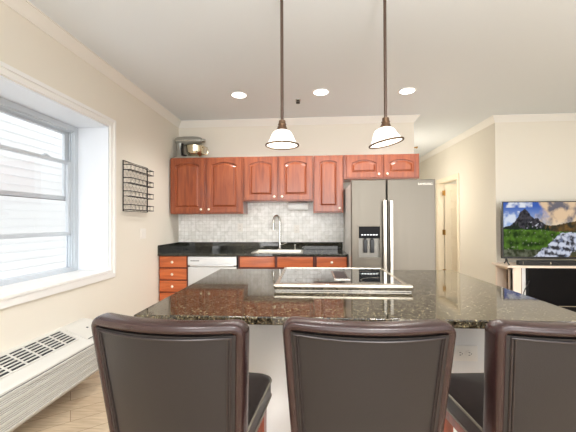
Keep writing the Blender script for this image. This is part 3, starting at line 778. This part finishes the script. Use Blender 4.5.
b = BM(); tube(b, [(XE+.01, YW+.05, 2.33), (XE+.05, YW+.05, 2.33)], .009, 8); box(b, XE+.045, XE+.06, YW+.03, YW+.07, 2.318, 2.342, .003); obj('deflector', b, M['brass'], t)

# ------------------------------------------------------------------ television corner
tc = thing('media_console', 'pale wooden media console with open end shelf under the television', 'console', (3.2, 4.43, 0))
KX0, KX1, KY0, KY1, KZ = 2.545, 4.3, 4.27, 4.60, .735
b = BM(); box(b, KX0-.05, KX1+.04, KY0-.03, KY1+.005, KZ-.028, KZ, .004); obj('top_board', b, M['console'], tc)
b = BM()
box(b, KX0, KX0+.03, KY0, KY0+.045, .0, KZ-.028, .002); box(b, KX0, KX0+.03, KY1-.03, KY1, .0, KZ-.028, .002)
box(b, KX0, KX0+.13, KY0, KY0+.02, .06, KZ-.028, .002); box(b, KX0, KX0+.03, KY0, KY1, .0, .07, .002); box(b, KX0, KX0+.03, KY0, KY1, KZ-.06, KZ-.028, .002)
box(b, KX1-.12, KX1, KY0, KY1, 0, KZ-.028, .002); box(b, KX0, KX1, KY0+.03, KY1, .03, .06)
obj('carcass', b, M['console'], tc)
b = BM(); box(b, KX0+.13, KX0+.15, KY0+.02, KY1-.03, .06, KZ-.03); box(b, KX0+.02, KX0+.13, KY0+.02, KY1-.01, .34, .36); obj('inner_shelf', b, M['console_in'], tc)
b = BM(); box(b, KX0+.03, KX1, KY1-.02, KY1-.005, .06, KZ-.03); obj('back_board', b, M['console'], tc)
b = BM(); box(b, KX0+.131, KX0+.203, KY0+.03, KY0+.045, .06, KZ-.03); obj('divider', b, M['trim'], tc)
b = BM(); box(b, KX0+.205, KX1-.13, KY0-.02, KY0+.06, .08, KZ-.03, .004); fp = obj('dark_glass_front', b, M['blackgloss'], tc)
b = BM(); box(b, KX0+.56, KX1-.17, KY0-.024, KY0-.019, .225, .235); obj('pull_rail', b, M['nickel'], fp)
b = BM(); tube(b, [(KX0+.212, KY0-.03, .55), (KX0+.19, KY0-.03, .50), (KX0+.16, KY0-.03, .45), (KX0+.14, KY0-.03, .40), (KX0+.135, KY0-.03, .2), (KX0+.14, KY0-.035, .006)], .006, 6)
tag(obj('power_cable', b, M['black']), 'black power cable hanging in front of the console left of its dark front', 'cable')

TX0, TX1, TY, TZ0, TZ1 = 2.507, 3.80, 4.38, .812, 1.555
tv = thing('television', 'large flat television showing a mountain stream landscape', 'television', ((TX0+TX1)/2, TY, KZ))
b = BM(); box(b, TX0, TX1, TY-.012, TY+.03, TZ0, TZ1, .003); box(b, TX0+.2, TX1-.2, TY+.028, TY+.06, TZ0+.05, TZ0+.4, .008); obj('housing', b, M['black'], tv)
# screen picture as vertex colours
def scene_col(u, v):
    n = lambda s, o=0: noise.fractal(Vector((u*s*1.7+o, v*s+o*1.3, o)), 1.0, 2.0, 4)
    cl01 = lambda x: max(0.0, min(1.0, x))
    ridge_pts = [(0, .55), (.08, .57), (.13, .63), (.17, .71), (.20, .80), (.235, .86), (.27, .875), (.30, .83), (.34, .74), (.38, .70), (.42, .71), (.46, .64), (.52, .585), (.60, .57), (.7, .60), (.85, .64), (1, .72)]
    r = .6
    for (a, ha), (c, hc) in zip(ridge_pts, ridge_pts[1:]):
        if a <= u <= c: r = ha+(hc-ha)*(u-a)/(c-a)
    r += .018*n(14, 3)
    hill = .50 + .02*n(6, 5) - .10*max(0, u-.35)
    if v > r:
        sky = Vector((.05, .13, .50)).lerp(Vector((.36, .50, .80)), cl01((.93-v)*3.2))
        k = cl01((u-.40)*5 + 1.2*n(4, 7) + .2)
        warm = Vector((.86, .62, .40)).lerp(Vector((.17, .16, .19)), cl01(.35+1.5*n(5.5, 11)+.8*(v-.85)))
        warm = warm.lerp(Vector((.95, .86, .66)), cl01((.70-v)*4)*.8)
        col = sky.lerp(warm, k)
        if u < .36 and v > .90: col = col.lerp(Vector((.86, .89, .95)), cl01(.9+2*n(5, 2)-abs(u-.2)*5))
        if u < .20 and v < .84: col = col.lerp(Vector((.75, .82, .95)), cl01(.3+2.2*n(6, 21)))
    elif v > hill:
        shade = cl01(.5+.9*n(17, 1))
        col = Vector((.008, .009, .016)).lerp(Vector((.075, .07, .085)), shade)
        if .28 < u < .50 and v < .64 and n(20, 9)+(.58-v)*1.5 > .36: col = Vector((.62, .63, .72))
        if u > .50:
            col = Vector((.035, .034, .022)).lerp(Vector((.20, .11, .03)), cl01(.3+n(9, 6)))
        tree = .50 + .13*abs(math.sin(u*61))*cl01(.5+n(11, 30)) + (.05 if u < .18 else 0)
        if v < tree and u < .56: col = Vector((.010, .022, .012))*(1+.6*n(30, 12))
    else:
        g = cl01(.45+.8*n(10, 8)+.25*math.sin(v*40+3*u))
        col = Vector((.010, .034, .004)).lerp(Vector((.10, .22, .022)), g)
        if n(26, 13) > .62: col = Vector((.30, .31, .24))
        edge = .36 + v*.80 + .04*n(7, 17)
        if u > edge and v < .44 + .03*n(8, 19):
            ww = cl01(.5+1.5*n(13, 15)+.5*math.sin(v*50+u*14))
            rock = Vector((.035, .035, .045)) if n(8, 23) < .12 else Vector((.14, .17, .27))
            col = rock.lerp(Vector((.70, .74, .88)), ww)
            if u > edge+.42: col = Vector((.05, .06, .03)).lerp(Vector((.2, .13, .05)), g)
        elif v < .13: col = Vector((.03, .04, .015)).lerp(Vector((.16, .17, .12)), cl01(.4+n(14, 40)))
    return (max(0, col.x), max(0, col.y), max(0, col.z), 1)
b = BM(); lay = b.loops.layers.float_color.new('picture')
nu, nv = 190, 110; sx0, sx1, sz0, sz1 = TX0+.014, TX1-.014, TZ0+.024, TZ1-.012
G = [[b.verts.new((sx0+(sx1-sx0)*i/nu, TY-.0135, sz0+(sz1-sz0)*j/nv)) for i in range(nu+1)] for j in range(nv+1)]
for j in range(nv):
    for i in range(nu):
        f = b.faces.new([G[j][i], G[j][i+1], G[j+1][i+1], G[j+1][i]])
        for lp, (ii, jj) in zip(f.loops, ((i, j), (i+1, j), (i+1, j+1), (i, j+1))): lp[lay] = scene_col(min(.999, ii/nu*1.25), min(.999, jj/nv))
m = mat('television picture', (0, 0, 0, 1), .12, spec=.15); t_, p_ = nt(m)
at = N(t_, 'ShaderNodeVertexColor'); at.layer_name = 'picture'
t_.links.new(at.outputs['Color'], p_.inputs['Emission Color']); p_.inputs['Emission Strength'].default_value = .56
obj('screen', b, m, tv, 0)
for xf in (TX0+.045, TX1-.07):
    b = BM(); tube(b, [(xf+.01, TY+.005, TZ0+.005), (xf-.005, TY-.05, KZ+.03), (xf-.01, TY-.09, KZ+.008)], .009, 6)
    tube(b, [(xf+.01, TY+.005, TZ0+.005), (xf+.03, TY+.05, KZ+.03), (xf+.035, TY+.09, KZ+.008)], .009, 6); obj('foot', b, M['black'], tv)
b = BM(); box(b, 2.66, 3.66, KY0+.005, KY0+.075, KZ, KZ+.06, .006); sb = obj('soundbar', b, M['black']); tag(sb, 'black soundbar on the console below the television', 'soundbar')
b = BM(); box(b, 3.03, 3.042, KY0+.003, KY0+.006, KZ+.015, KZ+.045); obj('indicator', b, M['nickel'], sb, 0)
b = BM(); box(b, 2.70, 2.705, KY0+.003, KY0+.006, KZ+.01, KZ+.05); obj('end_strip', b, M['nickel'], sb, 0)

# ------------------------------------------------------------------ hall lamp out of sight, added fill light in the side room
lamp('hall_lamp', 'POINT', (1.68, 5.9, 1.75), 15, (1, .94, .86), shadow_soft_size=.12)
lamp('side_room_fill', 'POINT', (3.1, 5.6, 2.4), 10, (1, .93, .83), shadow_soft_size=.12)  # point light added so the open door leaf is lit
